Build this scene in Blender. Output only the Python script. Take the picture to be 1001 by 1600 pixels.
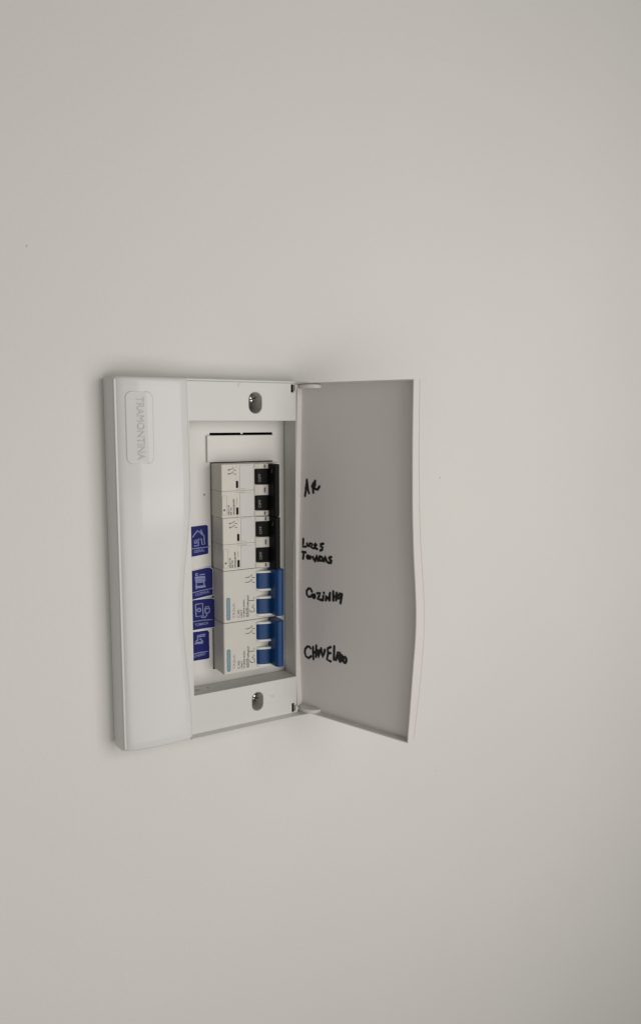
import bpy, bmesh, math, random
from mathutils import Matrix, Vector
random.seed(7)
for o in list(bpy.data.objects): bpy.data.objects.remove(o)
scene = bpy.context.scene
COL = scene.collection
BASE = 1.5                                   # height of the panel's top edge above the floor, metres

# ---------------------------------------------------------------- camera
cam_data = bpy.data.cameras.new("camera")
cam = bpy.data.objects.new("camera", cam_data)
COL.objects.link(cam)
cam_data.sensor_fit = 'VERTICAL'; cam_data.sensor_height = 36.0
cam_data.lens = 36.0 * 1207.3 / 1600.0
cam_data.clip_start = 0.02; cam_data.clip_end = 50.0
right = Vector((0.86015282, -0.51003291, 0.00188556))
up = Vector((0.06047577, 0.10565974, 0.99256169))
back = Vector((-0.50643835, -0.8536407, 0.12172816))
m = Matrix.Identity(4)
for i in range(3):
    m[i][0], m[i][1], m[i][2] = right[i], up[i], back[i]
m.translation = Vector((-0.13219, -0.49037, BASE - 0.02452))
cam.matrix_world = m
scene.camera = cam

# ---------------------------------------------------------------- light: a wide soft window off to the right, dim room all round
world = bpy.data.worlds.new("World"); scene.world = world; world.use_nodes = True
bg = world.node_tree.nodes["Background"]
bg.inputs[0].default_value = (1.0, 0.955, 0.90, 1); bg.inputs[1].default_value = 0.16
def area(name, loc, target, sx, sy, power, col):
    d = bpy.data.lights.new(name, 'AREA'); d.shape = 'RECTANGLE'; d.size = sx; d.size_y = sy
    d.energy = power; d.color = col
    o = bpy.data.objects.new(name, d); COL.objects.link(o)
    o.location = loc
    o.rotation_euler = (Vector(target) - Vector(loc)).to_track_quat('-Z', 'Y').to_euler()
    return o
area("window_light", (0.34, -0.82, BASE + 0.05), (0.26, 0.0, BASE + 0.02), 0.50, 0.52, 3.3, (1.0, 0.978, 0.945))
area("low_bounce_light", (0.08, -0.86, BASE - 0.38), (0.12, 0.0, BASE - 0.10), 1.40, 0.46, 3.8, (1.0, 0.968, 0.93))
scene.view_settings.view_transform = 'Standard'; scene.view_settings.look = 'None'
scene.view_settings.exposure = 0.0; scene.view_settings.gamma = 1.0
scene.render.engine = 'CYCLES'
scene.render.resolution_x = 640; scene.render.resolution_y = 1024

# ---------------------------------------------------------------- materials
def mat(name, col, rough=0.4, spec=0.5, metal=0.0, vary=0.03, vscale=60.0, bump=0.0, bscale=600.0, bdist=0.0002, speck=None):
    M = bpy.data.materials.new(name); M.use_nodes = True
    nt = M.node_tree; N = nt.nodes; L = nt.links
    b = N["Principled BSDF"]
    b.inputs["Roughness"].default_value = rough; b.inputs["Metallic"].default_value = metal
    b.inputs["Specular IOR Level"].default_value = spec
    tc = N.new("ShaderNodeTexCoord")
    nz = N.new("ShaderNodeTexNoise"); nz.inputs["Scale"].default_value = vscale; nz.inputs["Detail"].default_value = 5
    L.new(tc.outputs["Object"], nz.inputs["Vector"])
    r = N.new("ShaderNodeValToRGB")
    e = r.color_ramp.elements
    e[0].position = 0.3; e[1].position = 0.7
    e[0].color = tuple(c*(1-vary) for c in col) + (1,); e[1].color = tuple(min(1, c*(1+vary)) for c in col) + (1,)
    L.new(nz.outputs["Fac"], r.inputs["Fac"])
    out = r.outputs["Color"]
    if speck:                                  # sparse dust specks and smudges
        n2 = N.new("ShaderNodeTexNoise"); n2.inputs["Scale"].default_value = speck[1]; n2.inputs["Detail"].default_value = 3
        L.new(tc.outputs["Object"], n2.inputs["Vector"])
        r2 = N.new("ShaderNodeValToRGB"); r2.color_ramp.elements[0].position = speck[2]; r2.color_ramp.elements[1].position = speck[2] + 0.06
        r2.color_ramp.elements[0].color = (0, 0, 0, 1); r2.color_ramp.elements[1].color = (speck[3],)*3 + (1,)
        L.new(n2.outputs["Fac"], r2.inputs["Fac"])
        mx = N.new("ShaderNodeMix"); mx.data_type = 'RGBA'
        L.new(r2.outputs["Color"], mx.inputs[0]); L.new(out, mx.inputs[6]); mx.inputs[7].default_value = speck[0] + (1,)
        out = mx.outputs[2]
    L.new(out, b.inputs["Base Color"])
    rr = N.new("ShaderNodeMapRange"); rr.inputs[3].default_value = max(0.05, rough - 0.06); rr.inputs[4].default_value = min(1, rough + 0.06)
    L.new(nz.outputs["Fac"], rr.inputs[0]); L.new(rr.outputs[0], b.inputs["Roughness"])
    if bump:
        n3 = N.new("ShaderNodeTexNoise"); n3.inputs["Scale"].default_value = bscale; n3.inputs["Detail"].default_value = 4
        L.new(tc.outputs["Object"], n3.inputs["Vector"])
        bp = N.new("ShaderNodeBump"); bp.inputs["Strength"].default_value = bump; bp.inputs["Distance"].default_value = bdist
        L.new(n3.outputs["Fac"], bp.inputs["Height"]); L.new(bp.outputs["Normal"], b.inputs["Normal"])
    return M
M_wall = mat("wall_paint", (0.675, 0.663, 0.634), 0.75, 0.22, vary=0.018, vscale=4, bump=0.3, bscale=260, bdist=0.0006)
M_plastic = mat("white_plastic", (0.57, 0.56, 0.54), 0.36, 0.4, vary=0.012, vscale=30, bump=0.05, bscale=500, bdist=0.0002, speck=((0.35, 0.31, 0.27), 130, 0.715, 0.5))
M_cover = mat("cover_plastic", (0.63, 0.618, 0.61), 0.11, 0.21, vary=0.012, vscale=20, bump=0.01, bscale=300, bdist=0.0002)
M_door = mat("door_plastic", (0.63, 0.600, 0.578), 0.42, 0.3, vary=0.012, vscale=25, bump=0.06, bscale=700, bdist=0.0002)
M_inner = mat("inner_plate_plastic", (0.62, 0.605, 0.575), 0.45, 0.35, vary=0.015, vscale=40, speck=((0.25, 0.2, 0.16), 170, 0.73, 0.6))
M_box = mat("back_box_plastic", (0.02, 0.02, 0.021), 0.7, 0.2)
M_wellshade = mat("well_shadow_grey", (0.17, 0.165, 0.155), 0.7, 0.2)
M_dirt = mat("brown_dust", (0.26, 0.17, 0.12), 0.9, 0.1, vary=0.3, vscale=800)
M_letter = mat("relief_shade_grey", (0.50, 0.49, 0.485), 0.4, 0.3)  # darker than the plate: shading of the raised letters put into the colour
M_cream = mat("breaker_cream", (0.55, 0.525, 0.475), 0.45, 0.3, vary=0.02, vscale=120)
M_creamgrey = mat("breaker_label_grey", (0.51, 0.49, 0.47), 0.4, 0.35, vary=0.02, vscale=120)
M_warm = mat("breaker_warm_white", (0.53, 0.51, 0.465), 0.45, 0.3, vary=0.02, vscale=120)
M_rim = mat("toggle_rim_white", (0.62, 0.64, 0.63), 0.4, 0.3)
M_black = mat("black_plastic", (0.004, 0.004, 0.0035), 0.5, 0.08, vary=0.2, vscale=200)
M_blue = mat("blue_plastic", (0.0012, 0.037, 0.138), 0.34, 0.26, vary=0.05, vscale=150)
M_ink = mat("black_ink", (0.012, 0.011, 0.011), 0.5, 0.3)
M_print = mat("grey_print", (0.10, 0.09, 0.08), 0.6, 0.2, vary=0.3, vscale=900)
M_faint = mat("faint_print", (0.36, 0.34, 0.30), 0.6, 0.2, vary=0.2, vscale=900)
M_red = mat("red_print", (0.30, 0.16, 0.12), 0.6, 0.2, vary=0.2, vscale=900)
M_teal = mat("teal_print", (0.12, 0.215, 0.26), 0.5, 0.3, vary=0.08, vscale=400)
M_palepr = mat("pale_print", (0.36, 0.43, 0.44), 0.5, 0.3)
M_togpr = mat("toggle_print", (0.20, 0.20, 0.19), 0.5, 0.3, vary=0.3, vscale=900)
M_navy = mat("sticker_navy", (0.009, 0.013, 0.115), 0.5, 0.12, vary=0.12, vscale=120)
M_paper = mat("sticker_edge_white", (0.70, 0.69, 0.74), 0.5, 0.3)
M_lav = mat("sticker_print_lavender", (0.22, 0.24, 0.44), 0.5, 0.3, vary=0.15, vscale=700)
M_metal = mat("screw_metal", (0.66, 0.64, 0.61), 0.36, 0.5, metal=1.0)
M_fleck = mat("wall_fleck_grey", (0.50, 0.49, 0.46), 0.8, 0.2)

# ---------------------------------------------------------------- mesh helpers; all shapes in millimetres: x right, o out of the wall, z up
def P(x, o, z): return Vector((x, -o, z)) * 0.001
class MB:
    def __init__(s): s.bm = bmesh.new(); s.sheet = False
    def v(s, p): return s.bm.verts.new(P(*p))
    def f(s, vs):
        try: return s.bm.faces.new(vs)
        except ValueError: return None
    def box(s, x0, x1, o0, o1, z0, z1):
        c = [s.v((x, o, z)) for x in (x0, x1) for o in (o0, o1) for z in (z0, z1)]
        for q in ((0,1,3,2), (4,6,7,5), (0,4,5,1), (2,3,7,6), (0,2,6,4), (1,5,7,3)): s.f([c[i] for i in q])
        return s
    def prism_z(s, prof, z0, z1):              # (x, o) outline swept along z
        a = [s.v((x, o, z0)) for x, o in prof]; b = [s.v((x, o, z1)) for x, o in prof]; n = len(prof)
        for i in range(n): s.f([a[i], a[(i+1)%n], b[(i+1)%n], b[i]])
        s.f(a); s.f(b[::-1]); return s
    def prism_o(s, outl, fn0, fn1):            # (x, z) outline between two depths
        a = [s.v((x, fn0(x, z), z)) for x, z in outl]; b = [s.v((x, fn1(x, z), z)) for x, z in outl]; n = len(outl)
        for i in range(n): s.f([a[i], a[(i+1)%n], b[(i+1)%n], b[i]])
        s.f(a); s.f(b[::-1]); return s
    def grid_plate(s, xs, zs, o0, o1, omit, filled=()):   # slab with rectangular openings
        nx, nz = len(xs)-1, len(zs)-1
        keep = lambda i, j: 0 <= i < nx and 0 <= j < nz and (i, j) not in omit
        F = {}; B = {}
        def g(D, i, j, o):
            if (i, j) not in D: D[(i, j)] = s.v((xs[i], o, zs[j]))
            return D[(i, j)]
        for i in range(nx):
            for j in range(nz):
                if not keep(i, j): continue
                c = ((i,j), (i+1,j), (i+1,j+1), (i,j+1))
                s.f([g(F,*k,o1) for k in c]); s.f([g(B,*k,o0) for k in c][::-1])
                for (di,dj), (p,q) in (((0,-1),(c[0],c[1])), ((1,0),(c[1],c[2])), ((0,1),(c[2],c[3])), ((-1,0),(c[3],c[0]))):
                    if not keep(i+di, j+dj) and (i+di, j+dj) not in filled: s.f([g(F,*p,o1), g(B,*p,o0), g(B,*q,o0), g(F,*q,o1)])
        return s
    def slot_plate(s, x0, x1, z0, z1, outl, o_front, o_back):   # rectangle with an obround well through it
        n = len(outl); cx = sum(p[0] for p in outl)/n; cz = sum(p[1] for p in outl)/n
        def edge(p):
            dx, dz = p[0]-cx, p[1]-cz
            t = min(((x1-cx)/dx if dx > 1e-6 else (x0-cx)/dx if dx < -1e-6 else 1e9), ((z1-cz)/dz if dz > 1e-6 else (z0-cz)/dz if dz < -1e-6 else 1e9))
            return (cx+dx*t, cz+dz*t)
        pts = list(outl)
        R = [edge(p) for p in pts]
        for cxn, czn in ((x0,z0),(x1,z0),(x1,z1),(x0,z1)):      # snap the nearest rays onto the corners
            k = min(range(n), key=lambda i: (R[i][0]-cxn)**2+(R[i][1]-czn)**2); R[k] = (cxn, czn)
        A = [s.v((x, o_front, z)) for x, z in R]; I = [s.v((x, o_front, z)) for x, z in pts]
        J = [s.v((x, o_front-0.5, z)) for x, z in [(cx+(p[0]-cx)*0.95, cz+(p[1]-cz)*0.95) for p in pts]]
        K = [s.v((x, o_back, z)) for x, z in [(cx+(p[0]-cx)*0.93, cz+(p[1]-cz)*0.93) for p in pts]]
        for i in range(n):
            j = (i+1) % n
            s.f([A[i], A[j], I[j], I[i]]); s.f([I[i], I[j], J[j], J[i]]); s.f([J[i], J[j], K[j], K[i]])
        s.f(K); return s
    def ribbon(s, pts, w, fn):                 # ink stroke: a flat band with round ends laid on a surface
        s.sheet = True
        n = len(pts)
        if n < 2: return s
        L = []; Rr = []
        for i in range(n):
            a = Vector(pts[max(0, i-1)]); b = Vector(pts[min(n-1, i+1)]); d = b-a
            if d.length < 1e-6: d = Vector((1, 0))
            d.normalize(); nn = Vector((-d.y, d.x)) * w/2
            p = Vector(pts[i]); L.append(p+nn); Rr.append(p-nn)
        vl = [s.v(fn(*q)) for q in L]; vr = [s.v(fn(*q)) for q in Rr]
        for i in range(n-1): s.f([vl[i], vl[i+1], vr[i+1], vr[i]])
        for k, sg in ((0, 1), (n-1, -1)):
            c = Vector(pts[k]); q = L[k]-c if sg == 1 else Rr[k]-c; arc = []
            for t in range(1, 5):
                a = math.pi*t/5; arc.append(c + Vector((q.x*math.cos(a)-q.y*math.sin(a), q.x*math.sin(a)+q.y*math.cos(a))))
            va = [s.v(fn(*q2)) for q2 in arc]
            s.f(([vl[k]] + va + [vr[k]]) if sg == 1 else ([vr[k]] + va + [vl[k]]))
        return s
    def text(s, body, size, origin, ux, fn, align='LEFT', width=None, thick=0.0, bold=0.0):   # lettering; ux = reading direction in the surface's own (u, v)
        c = bpy.data.curves.new("lettering", 'FONT'); c.body = body; c.size = size; c.align_x = align; c.resolution_u = 3
        c.extrude = thick; c.offset = bold; o = bpy.data.objects.new("lettering", c); me = o.to_mesh()
        vs = [tuple(v.co) for v in me.vertices]; fs = [tuple(p.vertices) for p in me.polygons]; o.to_mesh_clear()
        bpy.data.objects.remove(o); bpy.data.curves.remove(c)
        k = 1.0
        if width:
            xs = [v[0] for v in vs]; k = width/(max(xs)-min(xs))
        U = Vector(ux).normalized(); Vv = Vector((-U.y, U.x)); O = Vector(origin)
        nv = []
        for v in vs:
            q = O + U*(v[0]*k) + Vv*v[1]
            x, oo, z = fn(q.x, q.y)
            nv.append(s.v((x, oo+v[2]+thick, z)))
        for f in fs: s.f([nv[i] for i in f])
        if not thick: s.sheet = True
        return s
    def build(s, name, material, parent=None, label=None, kind=None, bevel=0.0, smooth=False, loc=None):
        if not s.sheet:
            bmesh.ops.recalc_face_normals(s.bm, faces=s.bm.faces[:])
        me = bpy.data.meshes.new(name); s.bm.to_mesh(me); s.bm.free()
        me.materials.append(material)
        o = bpy.data.objects.new(name, me); COL.objects.link(o)
        if parent: o.parent = parent
        if label: o['label'] = label
        if kind: o['kind'] = kind
        if loc: o.location = loc
        if bevel:
            b = o.modifiers.new("soft_edges", 'BEVEL'); b.width = bevel*0.001; b.segments = 2; b.limit_method = 'ANGLE'; b.angle_limit = math.radians(40)
        if smooth:
            me.polygons.foreach_set("use_smooth", [True]*len(me.polygons))
            me.set_sharp_from_angle(angle=math.radians(35))
        return o
def thing(name, label, cat, x, o, z, group=None):
    e = bpy.data.objects.new(name, None); COL.objects.link(e); e.empty_display_size = 0.02
    e.location = P(x, o, z) + Vector((0, 0, BASE)); e['label'] = label; e['category'] = cat
    if group: e['group'] = group
    return e
def rrect(x0, x1, z0, z1, r, n=5):
    pts = []
    for cx, cz, a0 in ((x1-r, z1-r, 0), (x0+r, z1-r, 90), (x0+r, z0+r, 180), (x1-r, z0+r, 270)):
        for k in range(n+1):
            a = math.radians(a0+90*k/n); pts.append((cx+r*math.cos(a), cz+r*math.sin(a)))
    return pts
def lerp(tab, z, iz=1, iv=0):                  # value at height z from a table of (value, z) running downwards
    if z >= tab[0][iz]: return tab[0][iv]
    for a, b in zip(tab, tab[1:]):
        if z >= b[iz]:
            t = (a[iz]-z)/(a[iz]-b[iz]); t2 = t*t*(3-2*t)*0.0 + t
            return a[iv] + (b[iv]-a[iv])*t2
    return tab[-1][iv]
# ---------------------------------------------------------------- traced strokes, in millimetres on the door's and the stickers' own surfaces
WORDS = {'Ar':[[(5.34,-67.98),(5.15,-70.95),(4.7,-73.94),(3.74,-79.34)],[(5.41,-68.22),(5.98,-71.89),(6.3,-74.83),(7.31,-77.14)],[(4.25,-73.96),(6.55,-74.42)],[(4.77,-71.71),(5.79,-72.0)],[(12.86,-68.32),(10.73,-71.86),(10.86,-73.57),(11.24,-76.6)],[(10.1,-72.39),(11.36,-70.11),(13.11,-69.04),(12.93,-71.01),(11.24,-72.82)],[(11.36,-72.81),(13.25,-74.02),(15.0,-74.21),(16.68,-72.02)]],'Luzes':[[(2.1,-110.08),(2.03,-113.11),(1.64,-115.78),(4.36,-115.29)],[(5.52,-113.0),(6.29,-114.78),(7.57,-114.79),(7.96,-112.9)],[(8.73,-112.67),(10.51,-112.83),(9.24,-115.47),(11.53,-115.72)],[(12.92,-114.08),(14.25,-112.84),(13.3,-112.04),(12.29,-113.79),(12.99,-115.47),(14.7,-115.88)],[(20.2,-111.62),(17.58,-112.39),(17.83,-113.7),(19.71,-114.35),(19.34,-115.77),(17.47,-116.77)]],'Tomadas':[[(1.24,-119.51),(4.23,-119.54)],[(2.41,-119.54),(2.28,-122.18),(1.89,-124.26)],[(7.45,-122.5),(7.21,-123.24),(6.6,-123.69),(5.9,-123.64),(5.45,-123.11),(5.45,-122.35),(5.9,-121.72),(6.6,-121.51),(7.21,-121.82),(7.45,-122.5)],[(8.35,-123.61),(8.99,-121.52),(10.01,-122.91),(11.03,-121.59),(11.54,-123.73)],[(12.94,-124.87),(13.7,-122.38),(14.45,-120.4),(14.96,-122.24),(15.47,-124.27)],[(13.32,-123.18),(15.34,-122.69)],[(16.97,-120.91),(16.98,-124.24),(18.86,-123.77),(19.86,-122.26),(18.85,-121.09),(16.97,-121.01)],[(20.61,-123.96),(21.23,-122.01),(21.97,-120.43),(22.59,-121.85),(23.22,-123.85)],[(20.98,-122.63),(22.72,-122.57)],[(27.15,-120.23),(25.06,-120.97),(25.81,-122.06),(27.66,-122.98),(27.17,-124.37),(24.46,-124.4)]],'Cozinha':[[(10.03,-147.0),(8.74,-145.15),(7.06,-145.08),(5.12,-147.19),(5.25,-149.73),(6.93,-151.22),(9.0,-150.71),(10.28,-149.3)],[(12.91,-149.93),(12.66,-150.81),(12.01,-151.36),(11.28,-151.31),(10.8,-150.69),(10.8,-149.79),(11.28,-149.02),(12.01,-148.76),(12.65,-149.12),(12.91,-149.93)],[(14.75,-147.63),(17.66,-146.91),(16.53,-149.24),(15.01,-151.64),(17.17,-151.62),(19.19,-151.87)],[(20.31,-148.53),(20.01,-151.74)],[(20.74,-146.26),(20.87,-146.54)],[(22.57,-151.51),(22.93,-147.79),(23.81,-149.17),(24.94,-151.0),(25.55,-148.66),(26.28,-145.66)],[(26.03,-146.09),(25.93,-150.85)],[(29.11,-144.15),(29.0,-147.65),(29.14,-150.61)],[(32.05,-144.72),(31.7,-147.74),(31.47,-150.01)],[(29.0,-147.75),(31.7,-147.25)],[(36.66,-145.13),(34.79,-144.82),(33.28,-146.77),(33.17,-148.61),(35.11,-148.13),(36.55,-145.54)],[(36.66,-145.28),(36.08,-148.08),(35.37,-151.55)]],'Chuveiro':[[(8.76,-188.55),(7.59,-187.53),(5.76,-187.88),(3.79,-190.02),(3.52,-192.78),(4.44,-195.21),(6.8,-196.2),(9.28,-194.35)],[(11.09,-187.17),(11.09,-191.3),(11.49,-195.99)],[(14.05,-185.58),(13.8,-189.74),(13.68,-193.89)],[(11.22,-191.38),(13.93,-190.13)],[(14.82,-188.51),(15.21,-191.53),(16.11,-193.82),(16.75,-191.22),(17.0,-188.35)],[(18.52,-186.77),(18.91,-190.28),(19.94,-192.9),(20.94,-190.4),(21.82,-187.16)],[(26.94,-184.24),(24.33,-185.66),(24.59,-189.17),(23.73,-193.83),(26.99,-194.5)],[(24.59,-189.27),(26.84,-188.53)],[(30.17,-183.02),(29.94,-188.12),(29.84,-192.7)],[(31.7,-192.58),(32.55,-189.63),(33.27,-186.71),(35.23,-186.68),(35.0,-188.54),(33.16,-189.5),(34.28,-191.3),(35.27,-193.12)],[(37.57,-189.88),(37.32,-191.29),(36.68,-192.14),(35.94,-192.04),(35.44,-191.03),(35.44,-189.59),(35.91,-188.39),(36.65,-187.99),(37.3,-188.58),(37.57,-189.88)],[(40.73,-190.7),(40.43,-192.18),(39.65,-193.09),(38.75,-193.02),(38.15,-191.98),(38.14,-190.47),(38.72,-189.2),(39.61,-188.76),(40.41,-189.35),(40.73,-190.7)]]}
ICONS = {'general':[[(57.71,-105.35),(59.25,-103.39),(61.25,-101.23),(62.96,-102.57),(65.48,-104.85)],[(63.08,-102.58),(63.92,-100.77),(64.36,-102.45),(65.03,-104.05)],[(65.83,-104.66),(66.01,-107.66),(66.43,-110.91),(64.32,-110.89),(64.04,-107.06),(61.6,-107.09),(61.75,-111.51),(58.86,-111.54)],[(58.82,-107.75),(60.32,-107.54),(60.4,-109.64),(59.01,-109.74),(58.82,-107.75)]],'general_line':[[(56.75,-113.41),(59.29,-113.29),(69.68,-112.96)]],'kitchen':[[(60.8,-131.5),(60.6,-131.98),(60.12,-132.2),(59.57,-132.05),(59.22,-131.61),(59.23,-131.07),(59.6,-130.7),(60.15,-130.67),(60.62,-130.98),(60.8,-131.5)],[(62.2,-131.76),(65.48,-131.65)],[(58.91,-133.2),(65.68,-133.24)],[(58.9,-133.86),(65.67,-133.91)],[(58.88,-134.98),(65.77,-134.93)],[(59.09,-135.89),(65.87,-135.95)],[(59.56,-135.94),(59.46,-141.29)],[(65.05,-136.08),(65.21,-140.36)],[(59.02,-139.67),(65.81,-139.76)],[(59.24,-140.59),(66.03,-140.46)],[(60.0,-136.88),(64.56,-136.93)]],'kitchen_line':[[(57.32,-143.72),(61.76,-143.0),(70.86,-141.9)]],'socket':[[(58.77,-152.16),(63.93,-152.02),(64.33,-160.77),(59.09,-160.86),(58.77,-152.16)],[(62.75,-156.53),(62.39,-157.24),(61.5,-157.53),(60.51,-157.26),(59.87,-156.56),(59.89,-155.76),(60.55,-155.23),(61.55,-155.21),(62.42,-155.72),(62.75,-156.53)],[(60.64,-155.64),(61.93,-155.58)],[(66.14,-155.87),(65.99,-154.76),(68.6,-154.77),(68.25,-156.13)],[(65.65,-155.96),(68.9,-156.22),(68.7,-158.69),(67.55,-159.17),(66.72,-159.68),(65.77,-158.31),(65.65,-155.96)],[(66.72,-159.68),(66.8,-160.94),(65.54,-162.03),(63.11,-161.64)]],'socket_line':[[(57.27,-164.03),(64.21,-163.88),(70.58,-164.2)]],'shower':[[(65.33,-174.04),(62.24,-174.22),(59.97,-174.21),(59.83,-176.84)],[(65.31,-175.3),(60.76,-175.26)],[(60.72,-177.29),(62.03,-176.85),(63.77,-179.31),(63.6,-180.07),(57.77,-179.81),(58.61,-178.07),(60.72,-177.29)],[(59.07,-179.07),(63.28,-179.23)]],'shower_line':[[(56.99,-187.04),(60.55,-186.51),(67.08,-186.59)]]}
SHEETS= {'a': [(57.05, -98.19), (65.61, -97.69), (68.88, -97.7), (69.94, -98.66), (71.61, -117.48), (57.34, -118.86)], 'b': [(57.15, -128.57), (68.38, -127.11), (71.2, -127.97), (72.81, -146.42), (56.76, -148.57)], 'c': [(56.75, -149.02), (70.38, -149.08), (73.23, -150.1), (72.92, -169.69), (56.35, -170.1)], 'd': [(56.32, -171.45), (67.63, -171.56), (69.04, -172.81), (68.49, -191.56), (66.8, -191.98), (56.39, -191.89)]}

# ---------------------------------------------------------------- the wall, with the box let into it
mb = MB(); mb.grid_plate([-2500, 40, 132, 2800], [-1500, -216, -22, 1200], -120, 0, {(1, 1)})
wall = mb.build("wall", M_wall, None, kind='structure'); wall.location = (0, 0, BASE)
for x, z, r in ((-41.4, 74.8, 0.8), (271.5, -73.2, 0.8), (273.4, -324.1, 0.6)):
    mb = MB(); pts = [(x+r*math.cos(a*0.7854)*random.uniform(.6, 1.2), z+r*math.sin(a*0.7854)*random.uniform(.5, 1)) for a in range(8)]
    mb.prism_o(pts, lambda x, z: -0.1, lambda x, z: 0.25); mb.build("paint_fleck", M_fleck, wall)

# ---------------------------------------------------------------- the panel
H = 238.7
panel = thing("distribution_panel", "white plastic electrical panel with its door swung open on the bare wall", "electrical panel", 0, 0, 0)
mb = MB(); mb.box(40.3, 131.7, -70, -69, -215.7, -22.3)
for b in ((40.3, 41.3, -69, -0.4, -215.7, -22.3), (130.7, 131.7, -69, -0.4, -215.7, -22.3), (41.3, 130.7, -69, -0.4, -23.3, -22.3), (41.3, 130.7, -69, -0.4, -215.7, -214.7)): mb.box(*b)
mb.build("back_box", M_box, panel)

# frame: plate with recess, screw wells, hinge slots, a low rim along top and bottom
RX0, RX1, RZ0, RZ1, OP = 49.9, 127.6, -210.0, -27.0, 18.5
xs = [2.0, RX0, 88.0, 106.0, 124.1, 126.1, RX1, 129.0]
zs = [-237.2, -236.2, -232.0, -229.6, -214.0, RZ0, RZ1, -25.0, -7.6, -4.5, -2.2, -1.5]
omit = set()
for i in (1, 2, 3, 4, 5):
    for j in (5,): omit.add((i, j))
for j in (2,3): omit.add((2, j))
for j in (7, 8): omit.add((2, j))
omit |= {(4, 1), (4, 2), (4, 8), (4, 9)}
mb = MB(); mb.grid_plate(xs, zs, OP-1.6, OP, omit, {(2, 2), (2, 3), (2, 7), (2, 8)})
def obround(cx, cz, hx, hz, n=9):
    pts = []
    for a0, s in ((0, 1), (180, -1)):
        for k in range(n+1):
            a = math.radians(a0+180*k/n); pts.append((cx+hx*math.cos(a), cz+s*(hz-hx)+hx*math.sin(a)))
    return pts
mb.slot_plate(88, 106, -25.0, -4.5, obround(97.0, -14.95, 5.0, 7.4), OP, 5.0)
mb.slot_plate(88, 106, -232.0, -214.0, obround(96.9, -222.9, 4.5, 7.0), OP, 5.0)
# recess walls
mb.box(RX0-1.4, RX0, 2.2, OP-1.6, RZ0-1.4, RZ1+1.4); mb.box(RX1, RX1+1.4, 2.2, OP-1.6, RZ0-1.4, RZ1+1.4)
mb.box(RX0, RX1, 2.2, OP-1.6, RZ1, RZ1+1.4); mb.box(RX0, RX1, 2.2, OP-1.6, RZ0-1.4, RZ0)
# rims and outer sides
mb.box(5.0, 139, 1.2, 18.5, -H, -237.2); pz = [(18.5, -236.6), (22.0, -238.0), (22.2, -238.2), (22.2, -H), (18.5, -H)]
a = [mb.v((46.0, o, z)) for o, z in pz]; b = [mb.v((139.0, o, z)) for o, z in pz]
for i in range(5): mb.f([a[i], a[(i+1)%5], b[(i+1)%5], b[i]])
mb.f(a); mb.f(b[::-1])
mb.box(5.0, 139, 1.2, 17.2, -1.5, 0); mb.box(1.3, 5.0, 0.0, 3.2, -H+1.0, -1.0)
mb.box(129.0, 139, 12.0, 14.0, -237.2, -1.5); mb.box(137.6, 139, 1.2, 12.0, -237.2, -1.5)
mb.build("frame", M_plastic, panel, bevel=0.35)

# side cover with its wavy inner edge
EDGE = [(48.62, 0.0), (48.75, -12.0), (48.95, -28.0), (49.35, -44.3), (49.6, -60.0), (49.55, -74.0), (49.0, -89.0), (47.4, -104.4), (45.4, -118.9), (43.8, -131.5), (42.9, -146.3), (43.0, -161.3), (44.2, -178.8), (45.9, -196.6), (47.1, -212.2), (47.7, -225.7), (47.8, -238.7)]
def dome_at(x):
    tab = [(0.0, 9.0), (0.45, 13.0), (1.3, 15.8), (2.6, 18.0), (5.0, 19.8), (8.0, 20.8), (14.0, 21.8), (20.0, 22.4), (27.0, 22.7), (33.0, 22.6), (38.0, 22.3), (43.0, 22.0), (48.0, 21.7), (52, 21.5)]
    for a, b in zip(tab, tab[1:]):
        if x <= b[0]:
            t = (x-a[0])/(b[0]-a[0]); return a[1]+(b[1]-a[1])*t
    return tab[-1][1]
mb = MB(); rows = []
zrows = [0.0, -0.25, -0.9] + [-2.0 - i*(H-4.0)/58 for i in range(59)] + [-H+0.9, -H+0.25, -H]
fr = [0.0, 0.0, 0.45, 1.3, 2.6, 5.0, 8.0, 14.0, 20.0, 27.0, 33.0, 38.0]
for z in zrows:
    # smooth edge curve by averaging neighbours
    xe = sum(lerp(EDGE, max(-H, min(0, z+d))) for d in (-9, -5, 0, 5, 9))/5
    dz_end = min(-z, z+H); drop = {True: 0}.get(dz_end >= 2.0, None)
    drop = 0 if dz_end >= 1.9 else (1.9-dz_end)**2*0.42
    row = [mb.v((0.0, 2.9, z))]
    for k, x in enumerate(fr):
        o = 8.5 if k == 1 else (1.2 if k == 0 else dome_at(x))
        if k == 0: continue
        row.append(mb.v((x + (0.35 if drop and k < 3 else 0), o-(drop if k > 1 else drop*.5), z)))
    for dx, dd in ((6.2, 0.0), (4.4, .12), (2.8, .5), (1.4, 1.1), (.5, 1.8)):
        x = max(38.1+.01*(6-dx), xe-dx); row.append(mb.v((x, dome_at(x)-drop-dd, z)))
    row.append(mb.v((xe, dome_at(xe)-2.5-drop*.3, z))); row.append(mb.v((xe, OP+0.05, z)))
    rows.append(row)
for a, b in zip(rows, rows[1:]):
    for i in range(len(a)-1): mb.f([a[i], a[i+1], b[i+1], b[i]])
    mb.f([a[-1], a[0], b[0], b[-1]])
mb.f(rows[0]); mb.f(rows[-1][::-1])
cover = mb.build("side_cover", M_cover, panel, smooth=True)

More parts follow.
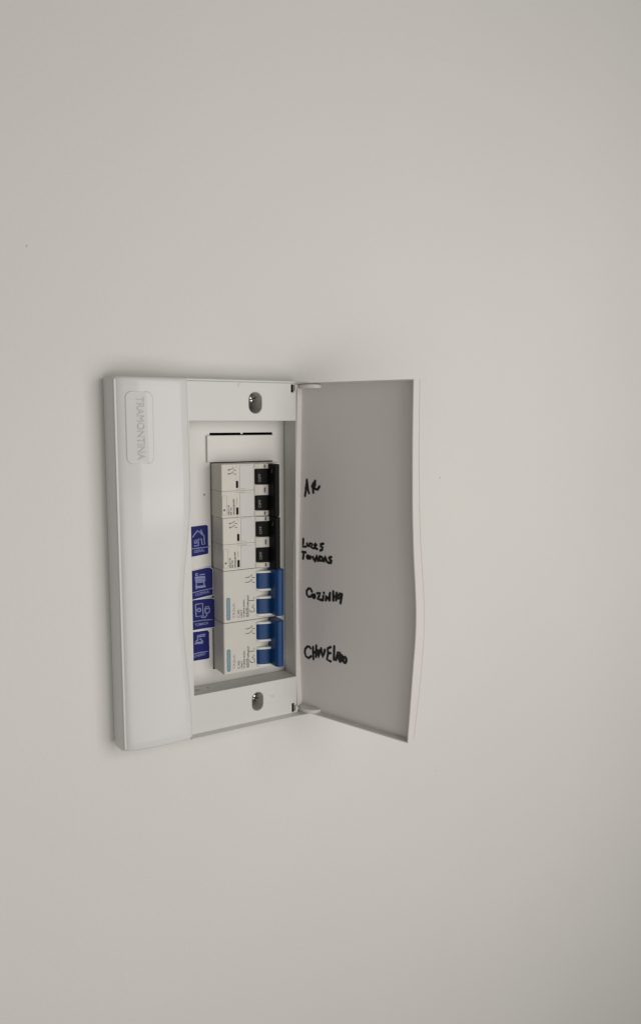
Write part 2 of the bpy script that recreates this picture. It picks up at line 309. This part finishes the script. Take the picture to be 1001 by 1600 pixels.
# maker's plate on the cover
mb = MB()
outl = rrect(8.2, 24.5, -53.1, -9.2, 3.6, 6)
mb.prism_o(outl, lambda x, z: dome_at(x)-0.6, lambda x, z: dome_at(x)+0.42)
plate = mb.build("name_plate", M_cover, panel, bevel=0.25)
mb = MB(); mb.text("TRAMONTINA", 6.4, (14.9, -12.2), (0.0, -1), lambda x, z: (x, dome_at(x)+0.40, z), width=38.6, thick=0.14)
mb.build("embossed_lettering", M_letter, plate)
mb = MB()
ring = rrect(7.75, 24.95, -53.55, -8.75, 4.0, 6); inn = rrect(8.2, 24.5, -53.1, -9.2, 3.6, 6)
n = len(ring); A = [mb.v((x, dome_at(x)+0.05, z)) for x, z in ring]; B = [mb.v((x, dome_at(x)+0.05, z)) for x, z in inn]
mb.sheet = True
for i in range(n): mb.f([A[i], A[(i+1)%n], B[(i+1)%n], B[i]])
mb.build("plate_seam", M_letter, plate)

# plate at the bottom of the recess, cut out for the breakers
mb = MB(); mb.grid_plate([RX0-1.2, 71.1, 94.3, 95.7, 118.6, RX1+1.2], [RZ0-1.2, -200.3, -36.2, -35.1, RZ1+1.2], -0.35, 0.6, {(1,1), (2,1), (3,1), (1,2), (3,2)})
mb.build("inner_plate", M_inner, panel)
mb = MB(); mb.box(68.6, 119.1, 0.75, 2.6, -55.0, -36.9)
mb.build("blank_cover", M_inner, panel, bevel=0.3)
mb = MB()
for x, o, z, r in ((66.8, 0.62, -76.7, .55), (66.2, 0.62, -77.4, .3)):
    mb.prism_o([(x+r*math.cos(a), z+r*math.sin(a)*.8) for a in (0, 1, 2.2, 3.1, 4.3, 5.4)], lambda *_: 0.5, lambda *_: 0.9)
mb.build("dirt_speck", M_print, panel)

mb = MB()
for x, o, r in ((55.5, 9.0, .8), (57.0, 9.6, .5), (63.5, 8.5, .6)):
    vs = [mb.v((x+1.9*r*math.cos(a)*random.uniform(.6, 1.1), o+r*math.sin(a), RZ0+0.06)) for a in (0, 1, 2.1, 3.0, 4.2, 5.3)]; mb.f(vs)
mb.sheet = True; mb.build("dirt_speck", M_dirt, panel)
# fixing screws in the wells
for x, z, ang in ((98.6, -12.2, 20), (98.9, -223.0, 70)):
    mb = MB(); n = 20
    prof = [(0.0, 10.6), (1.6, 10.5), (2.5, 10.0), (3.1, 9.0), (3.1, 5.2)]
    rings = [[mb.v((x+r*math.cos(2*math.pi*i/n), o, z+r*math.sin(2*math.pi*i/n))) for i in range(n)] for r, o in prof[1:]]
    for a, b in zip(rings, rings[1:]):
        for i in range(n): mb.f([a[i], a[(i+1)%n], b[(i+1)%n], b[i]])
    mb.f(rings[0])
    sc = mb.build("screw", M_metal, panel, smooth=True)
    mb = MB(); ca, sa = math.cos(math.radians(ang)), math.sin(math.radians(ang))
    for u, w in ((2.4, .45), (.45, 2.4)):
        q = [(x+a*u*ca-b*w*sa, z+a*u*sa+b*w*ca) for a, b in ((1,1), (-1,1), (-1,-1), (1,-1))]
        mb.prism_o(q, lambda *_: 10.0, (lambda *_: 10.63) if u > 1 else (lambda *_: 10.66))
    mb.build("screw_slot", M_box, sc)

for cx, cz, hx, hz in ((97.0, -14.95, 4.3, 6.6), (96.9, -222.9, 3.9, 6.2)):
    mb = MB(); mb.prism_o(obround(cx, cz, hx, hz), lambda *_: 4.9, lambda *_: 5.15); mb.build("well_shade_disc", M_wellshade, panel)  # dark disc added as painted shade at the bottom of each screw well
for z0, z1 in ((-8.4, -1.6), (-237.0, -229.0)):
    mb = MB(); mb.box(123.8, 127.3, 14.0, 15.4, z0, z1); mb.build("slot_shade_block", M_box, panel)  # black block added behind each hinge slot to stand in for deep shade

# stickers beside the breakers
def flat(o): return lambda x, z: (x, o, z)
def sticker(outl, ipts, line, body, tpos, tdir, twid, tsize, label, o, curl=0.0, fill=None, cut=None):
    xm = 52.0
    h = lambda x, z: o + curl*max(0, (x-62)/10)**2
    top = [(xm, outl[0][1]-0.2)] + outl[:-3]; bot = [(xm, outl[-1][1]-0.4), outl[-1], outl[-2]]
    k = max(range(len(outl)), key=lambda i: outl[i][0])
    if len(outl) == 6 and outl[4][0] > 60 and outl[3][0] - outl[4][0] < 3: bot = bot + [outl[3]]; top = [(xm, outl[0][1]-0.2)] + outl[:3]
    else: top = [(xm, outl[0][1]-0.2)] + outl[:len(outl)-2]
    if bot[-1] in top: bot = bot[:-1]
    xr = min(max(q[0] for q in top), max(q[0] for q in bot))
    def yat(tab, x):
        for p, q in zip(tab, tab[1:]):
            if x <= q[0] and q[0] > p[0]: return p[1]+(q[1]-p[1])*(x-p[0])/(q[0]-p[0])
        return tab[-1][1]
    def sheet(grow, o0, o1, m, name, par, lab=None):
        mb = MB(); n = 16; c = []
        for i in range(n+1):
            x = xm+(xr+grow-xm)*i/n; xx = min(x, xr)
            zt, zb = yat(top, xx)+grow, yat(bot, xx)-grow
            if i == n: zt -= 0.8; zb += 0.1
            c.append([mb.v((x, h(x, 0)+o1, zt)), mb.v((x, h(x, 0)+o1, zb)), mb.v((x, h(x, 0)+o0, zb)), mb.v((x, h(x, 0)+o0, zt))])
        for p, q in zip(c, c[1:]):
            for i in range(4): mb.f([p[i], p[(i+1)%4], q[(i+1)%4], q[i]])
        mb.f(c[0]); mb.f(c[-1][::-1])
        return mb.build(name, m, par, label=lab)
    st = sheet(0, -0.12, 0, M_navy, "sticker", panel, label)
    sheet(0.4, -0.2, -0.14, M_paper, "sticker_border", st)
    mb = MB(); fn = lambda x, z: (x, h(x, z)+0.04, z)
    for s in ipts: mb.ribbon(s, 0.72, fn)
    mb.build("printed_symbol", M_lav, st)
    mb = MB()
    for s in line: mb.ribbon([(xm+.6, s[0][1]-.2)] + s, 0.55, fn)
    mb.text(body, tsize, tpos, tdir, fn, width=twid, bold=0.03)
    mb.build("printed_word", M_lav, st)
    return st
sticker(SHEETS['a'], ICONS['general'], ICONS['general_line'], "GERAL", (58.3, -116.4), (7.2, 0.6), 7.9, 2.7, "blue sticker with white house symbol", 0.86)
sticker(SHEETS['c'], ICONS['socket'], ICONS['socket_line'], "TOMADA", (58.2, -167.6), (9.7, 0.4), 9.8, 2.7, "blue sticker with socket and plug symbol", 0.86, 1.2)
sticker(SHEETS['b'], ICONS['kitchen'], ICONS['kitchen_line'], "COZINHA", (58.7, -146.4), (9.9, 1.5), 9.9, 2.7, "blue tilted sticker with cooker symbol", 1.2, 1.4)
sticker(SHEETS['d'], ICONS['shower'], ICONS['shower_line'], "CHUVEIRO", (53.6, -190.0), (9.0, 0.9), 11.8, 2.7, "blue sticker with shower symbol", 0.86)

# ---------------------------------------------------------------- door
A = 1.208; CA, SA = math.cos(A), math.sin(A); HX, HO = 128.04, 18.85
def D(s, e, z): return (HX+s*CA-e*SA, HO+s*SA+e*CA, z)
FREE = [(94.3, -1.16), (94.2, -27.6), (94.5, -53.6), (95.1, -83.0), (96.4, -110.0), (98.0, -129.6), (99.1, -146.3), (98.9, -164.7), (97.5, -183.0), (95.7, -212.8), (94.1, -234.6)]
HING = [(0.5, -1.16), (-1.0, -63.6), (-2.6, -113.6), (-3.1, -146.0), (-2.6, -183.5), (0.3, -234.6)]
ZT, ZB = -1.16, -234.6; T = 7.1; DEP = 4.9; LW = 0.7
mb = MB(); zr = [ZT] + [ZT-LW] + [ZT-LW-(ZT-ZB-2*LW)*i/50 for i in range(1, 50)] + [ZB+LW] + [ZB]
TF = [(8.9, 0), (9.4, -54), (10.2, -100), (11.3, -135), (12.2, -170), (12.0, -195), (10.6, -215), (9.0, -234.6)]
sm = lambda tab, z: sum(lerp(tab, max(ZB, min(ZT, z+d))) for d in (-8, -4, 0, 4, 8))/5
R = []
for z in zr:
    a, b, F = sm(HING, z), sm(FREE, z), sm(TF, z)
    R.append(dict(a0=mb.v(D(a, 0, z)), a1=mb.v(D(a+LW, 0, z)), b1=mb.v(D(b-LW, 0, z)), b0=mb.v(D(b, 0, z)),
                  ia=mb.v(D(a+LW, -DEP, z)), ib=mb.v(D(b-LW, -DEP, z)),
                  oa=mb.v(D(a, -T+.9, z)), ob=mb.v(D(b, -F+2.4, z)), ob1=mb.v(D(b-1.5, -F+2.0, z)), ob2=mb.v(D(b-.1, -F+1.7, z)), ob3=mb.v(D(b-.2, -F+.25, z)), ob4=mb.v(D(b-.9, -F, z)), oa2=mb.v(D(a+1.0, -T, z))))
n = len(R)
for i in range(n-1):
    p, q = R[i], R[i+1]
    quad = lambda k, l: mb.f([p[k], p[l], q[l], q[k]])
    quad('a0', 'a1'); quad('b1', 'b0'); quad('b0', 'ob'); quad('ob', 'ob1'); quad('ob1', 'ob2'); quad('ob2', 'ob3'); quad('ob3', 'ob4'); quad('ob4', 'oa2'); quad('oa2', 'oa'); quad('oa', 'a0')
    if 0 < i < n-2:
        quad('a1', 'ia'); quad('ia', 'ib'); quad('ib', 'b1')
    else: quad('a1', 'b1')
for i, j in ((1, 0), (n-2, n-1)):
    mb.f([R[i]['a1'], R[i]['ia'], R[i]['ib'], R[i]['b1']])
for i in (0, n-1):
    mb.f([R[i][k] for k in ('a0', 'a1', 'b1', 'b0', 'ob', 'ob1', 'ob2', 'ob3', 'ob4', 'oa2', 'oa')])
door = mb.build("door", M_door, panel, label="open curved door with handwriting inside", smooth=True)
E = {'Ar': 'AR', 'Luzes': 'LUZES', 'Tomadas': 'TOMADAS', 'Cozinha': 'COZINHA', 'Chuveiro': 'CHUVEIRO'}
for k, strokes in WORDS.items():
    mb = MB()
    for i, s in enumerate(strokes): mb.ribbon(s, 2.0, lambda u, v, i=i: D(u, -DEP+0.06+0.012*i, v))
    mb.build("handwritten_word", M_ink, door, label="black marker word " + E[k] + " on the inside of the door")
# hinge arms: half-round ears on the door and a finger that hooks the slot in the frame
for z0, z1 in ((-5.0, -2.4), (-233.9, -231.4)):
    mb = MB(); pts = [(1.6, -4.8)] + [(9.5+8.6*math.cos(math.pi*(1-t/12)), -3.8+6.0*math.sin(math.pi*t/12)) for t in range(13)] + [(18.2, -4.8)]
    a = [mb.v(D(s, e, z0)) for s, e in pts]; b = [mb.v(D(s, e, z1)) for s, e in pts]; n = len(pts)
    for i in range(n): mb.f([a[i], a[(i+1)%n], b[(i+1)%n], b[i]])
    mb.f(a); mb.f(b[::-1])
    hg = mb.build("hinge_ear", M_door, door, bevel=0.25)
for z0, z1 in ((-6.6, -2.4), (-235.4, -231.2)):
    mb = MB(); mb.box(126.3, 127.5, 18.6, 20.4, z0, z1)
    zc = z1-1.2 if z0 > -100 else (z0+z1)/2
    mb.box(127.5, 133.5, 18.9, 20.2, zc-0.9, zc+0.9)
    mb.build("hinge_finger", M_plastic, panel, bevel=0.2)

# ---------------------------------------------------------------- breakers (local: x from the left edge, z down from the top edge, pitch 36 mm)
def up(fn_o): return lambda x, z: (x, fn_o, z)
TOG = ((-3.8, -14.2), (-21.9, -31.9))
def switch_symbol(mb, x0, z0, L, fn, w):
    mb.ribbon([(x0, z0), (x0+L*.35, z0)], w, fn); mb.ribbon([(x0+L*.35, z0), (x0+L*.72, z0+L*.22)], w, fn)
    mb.ribbon([(x0+L*.7, z0-L*.02), (x0+L, z0-L*.12)], w, fn)
def fine_print(mb, x, z0, z1, w, fn, rnd):     # a line of tiny print, reading upwards
    z = z0
    while z < z1:
        h = rnd.uniform(.35, .8)
        mb.ribbon([(x-w/2, z), (x+w/2, z+rnd.uniform(-.1, .25))], .36, fn)
        if rnd.random() < .7: mb.ribbon([(x+rnd.choice((-.5, 0, .5))*w, z), (x+rnd.choice((-.5, .5))*w, z+h)], .34, fn)
        z += h+rnd.uniform(.15, .35)

def black_breaker():
    t = thing("circuit_breaker", "upper black-handled breaker directly below the blank cover", "circuit breaker", 71.9, 0, -55.6, "black-handled two-pole breakers")
    mb = MB()
    for z1, z0 in ((-0.1, -17.95), (-18.05, -35.9)):
        mb.prism_z([(0, -32), (0, 17.6), (.4, 18), (10.6, 18), (10.9, 17.6), (23.2, 17.6), (23.8, 18.0), (38, 17.4), (44.6, 15), (45, 14.5), (45, -32)], z0, z1)
    body = mb.build("body", M_cream, t, bevel=0.22)
    # cream teeth beside the toggles
    for z1, z0 in ((-0.3, -3.5), (-14.5, -21.6), (-32.2, -35.7)):
        mb = MB(); mb.prism_z([(24.0, 17.0), (24.0, 18.4), (27, 19.7), (33.4, 21.2), (33.4, 17)], z0, z1); th = mb.build("tooth", M_cream, t, bevel=0.2)
        mb = MB(); zc = (z0+z1)/2; L = 1.3 if z1-z0 > 5 else .7
        f = lambda x, z: (x, 19.7+(x-27)*(1.5/6.4)+.06, z)
        mb.ribbon([(30.6, zc-L), (30.6, zc+L)], 1.1, f); mb.build("tooth_mark", M_print, th)
    for z1, z0 in TOG:
        mb = MB(); mb.prism_z([(24.0, 15.5), (24.0, 18.2), (25.5, 18.9), (29, 19.4), (33.2, 20.4), (34, 15.5)], z0, z1)
        tg = mb.build("toggle", M_black, t, bevel=0.3)
        mb = MB(); f = lambda x, z: (x, 18.96+(x-25.5)*(.5/3.5)+.05, z)
        mb.text("OFF", 2.6, (28.3, z0+1.6), (0, 1), f, width=5.4); mb.build("toggle_lettering", M_togpr, tg)
    mb = MB(); mb.prism_z([(33.0, 16), (33.1, 29.2), (33.7, 30), (36.4, 30.2), (37.2, 29.4), (38.2, 16)], -35.75, -0.25)
    bar = mb.build("handle_bar", M_black, t, bevel=0.35)
    mb = MB(); f = lambda o, z: (32.98, o, z)
    mb.text("2P", 2.4, (27.2, -6.4), (0, 1), lambda o, z: (32.97, 53-o, z), width=2.6); mb.build("bar_mark", M_togpr, bar)
    f = flat(18.06); f2 = flat(17.66)
    mb = MB(); rnd = random.Random(3)
    for x, a, b in ((4.9, -34.0, -27.4), (6.6, -34.0, -28.8), (8.7, -34.2, -23.4)): fine_print(mb, x, a, b, .9, f, rnd)
    for z in (-3.6, -6.3):
        switch_symbol(mb, 4.7, z, 5.7, f, .42); mb.ribbon([(4.9, z-.7), (5.6, z-.4), (5.5, z+.2)], .4, f)
    mb.ribbon([(1.7, -30.7), (1.9, -30.5)], 1.3, f)
    mb.build("printing", M_print, body)
    mb = MB()
    ov = rrect(.35, 3.6, -34.0, -20.8, 1.5, 4); mb.ribbon(ov + [ov[0]], .28, f)
    mb.build("oval_outline", M_faint, body)
    mb = MB()
    for z1, z0 in ((-11.4, -16.1), (-29.3, -34.1)): mb.box(10.35, 12.1, 17.2, 18.05, z0, z1)
    mb.build("indicator_window", M_black, body)
    mb = MB()
    for z1, z0 in ((-.9, -16.6), (-19.6, -34.9)): mb.box(13.3, 22.2, 17.3, 17.95, z0, z1)
    mb.build("label_panel", M_creamgrey, body, bevel=0.2)
    mb = MB()
    mb.ribbon([(10.9, -26.9), (10.9, -23.6)], 1.2, f2); mb.ribbon([(10.8, -1.0), (10.8, -2.3)], .8, f2); mb.ribbon([(10.7, -35.2), (11.4, -34.9)], .7, f2)
    mb.ribbon([(10.9, -17.0), (17.5, -17.0)], .3, f2); mb.ribbon([(10.9, -19.1), (17.0, -19.1)], .5, f2)
    mb.build("faint_marks", M_faint, body)
    return t

def blue_breaker():
    t = thing("circuit_breaker", "upper blue-handled breaker directly below the black-handled pair", "circuit breaker", 72.2, 0, -127.6, "blue-handled two-pole breakers")
    mb = MB(); mb.prism_z([(0, -32), (0, 17.4), (.6, 18), (23.6, 18), (24.2, 18.0), (40, 17.6), (44.5, 15), (45, 14), (45, -32)], -35.85, -0.15)
    body = mb.build("body", M_warm, t, bevel=0.25)
    # white cheeks either side of each toggle
    mb = MB()
    for z1, z0 in ((-2.0, -3.55), (-14.45, -16.1), (-20.0, -21.65), (-32.15, -33.8)):
        mb.prism_z([(24.3, 16), (24.3, 18.5), (26, 19.9), (30, 21.3), (34.4, 22.1), (35.2, 21.4), (35.2, 16)], z0, z1)
    mb.build("toggle_cheek", M_rim, t, bevel=0.4)
    for z1, z0 in TOG:
        mb = MB(); mb.prism_z([(24.4, 15.5), (24.4, 18.0), (25.2, 19.1), (27, 20.0), (29.4, 20.7), (32, 21.0), (36, 20.8), (36, 15.5)], z0, z1)
        mb.build("toggle", M_blue, t, smooth=True, bevel=0.25)
    mb = MB(); prof = [(33.8, 16)] + [(37.1-3.3*math.cos(math.pi*k/14), 27.6+3.3*math.sin(math.pi*k/14)) for k in range(15)] + [(41.0, 16)]
    mb.prism_z(prof, -32.7, -0.2); mb.build("handle_bar", M_blue, t, smooth=True, bevel=0.5)
    f = flat(18.06); rnd = random.Random(5)
    mb = MB(); mb.prism_o(rrect(2.0, 4.9, -34.2, -18.4, 1.3, 5), lambda *_: 17.9, lambda *_: 18.06)
    bd = mb.build("brand_badge", M_teal, body)
    mb = MB(); mb.text("TRAMONTINA", 1.75, (4.1, -33.2), (0, 1), flat(18.11), width=13.6); mb.build("badge_lettering", M_palepr, body)
    mb = MB(); mb.text("TR3kA", 2.5, (8.3, -33.2), (0, 1), f, width=10.4); mb.build("red_printing", M_red, body)
    mb = MB(); mb.text("C40", 2.9, (11.9, -33.4), (0, 1), f, width=5.6)
    for x, a, b in ((13.2, -33.4, -28.5), (15.0, -33.2, -21.4), (17.0, -33.2, -27.2), (18.1, -33.2, -18.4)): fine_print(mb, x, a, b, .8, f, rnd)
    for z in (-5.9, -9.2): switch_symbol(mb, 16.4, z, 7.0, f, .5)
    mb.ribbon([(19.0, -22.2), (22.9, -22.5)], .5, f); mb.ribbon([(22.8, -20.3), (22.8, -21.6)], .4, f)
    mb.ribbon([(22.6, -25.6), (21.0, -27.0), (22.8, -28.0), (22.9, -30.8)], .55, f); mb.ribbon([(19.2, -29.0), (20.6, -30.6), (21.9, -30.3)], .55, f)
    mb.build("printing", M_print, body)
    return t

def copy_tree(o, parent=None):
    c = o.copy(); COL.objects.link(c)
    if parent: c.parent = parent
    for ch in list(o.children): copy_tree(ch, c)
    return c
bb = black_breaker()
b2 = copy_tree(bb); b2.location = P(72.35, 0, -91.6) + Vector((0, 0, BASE)); b2['label'] = "lower black-handled breaker, resting on the upper blue-handled one"
ub = blue_breaker()
u2 = copy_tree(ub); u2.location = P(72.1, -0.2, -163.7) + Vector((0, 0, BASE)); u2['label'] = "lower blue-handled breaker at the bottom end of the row"
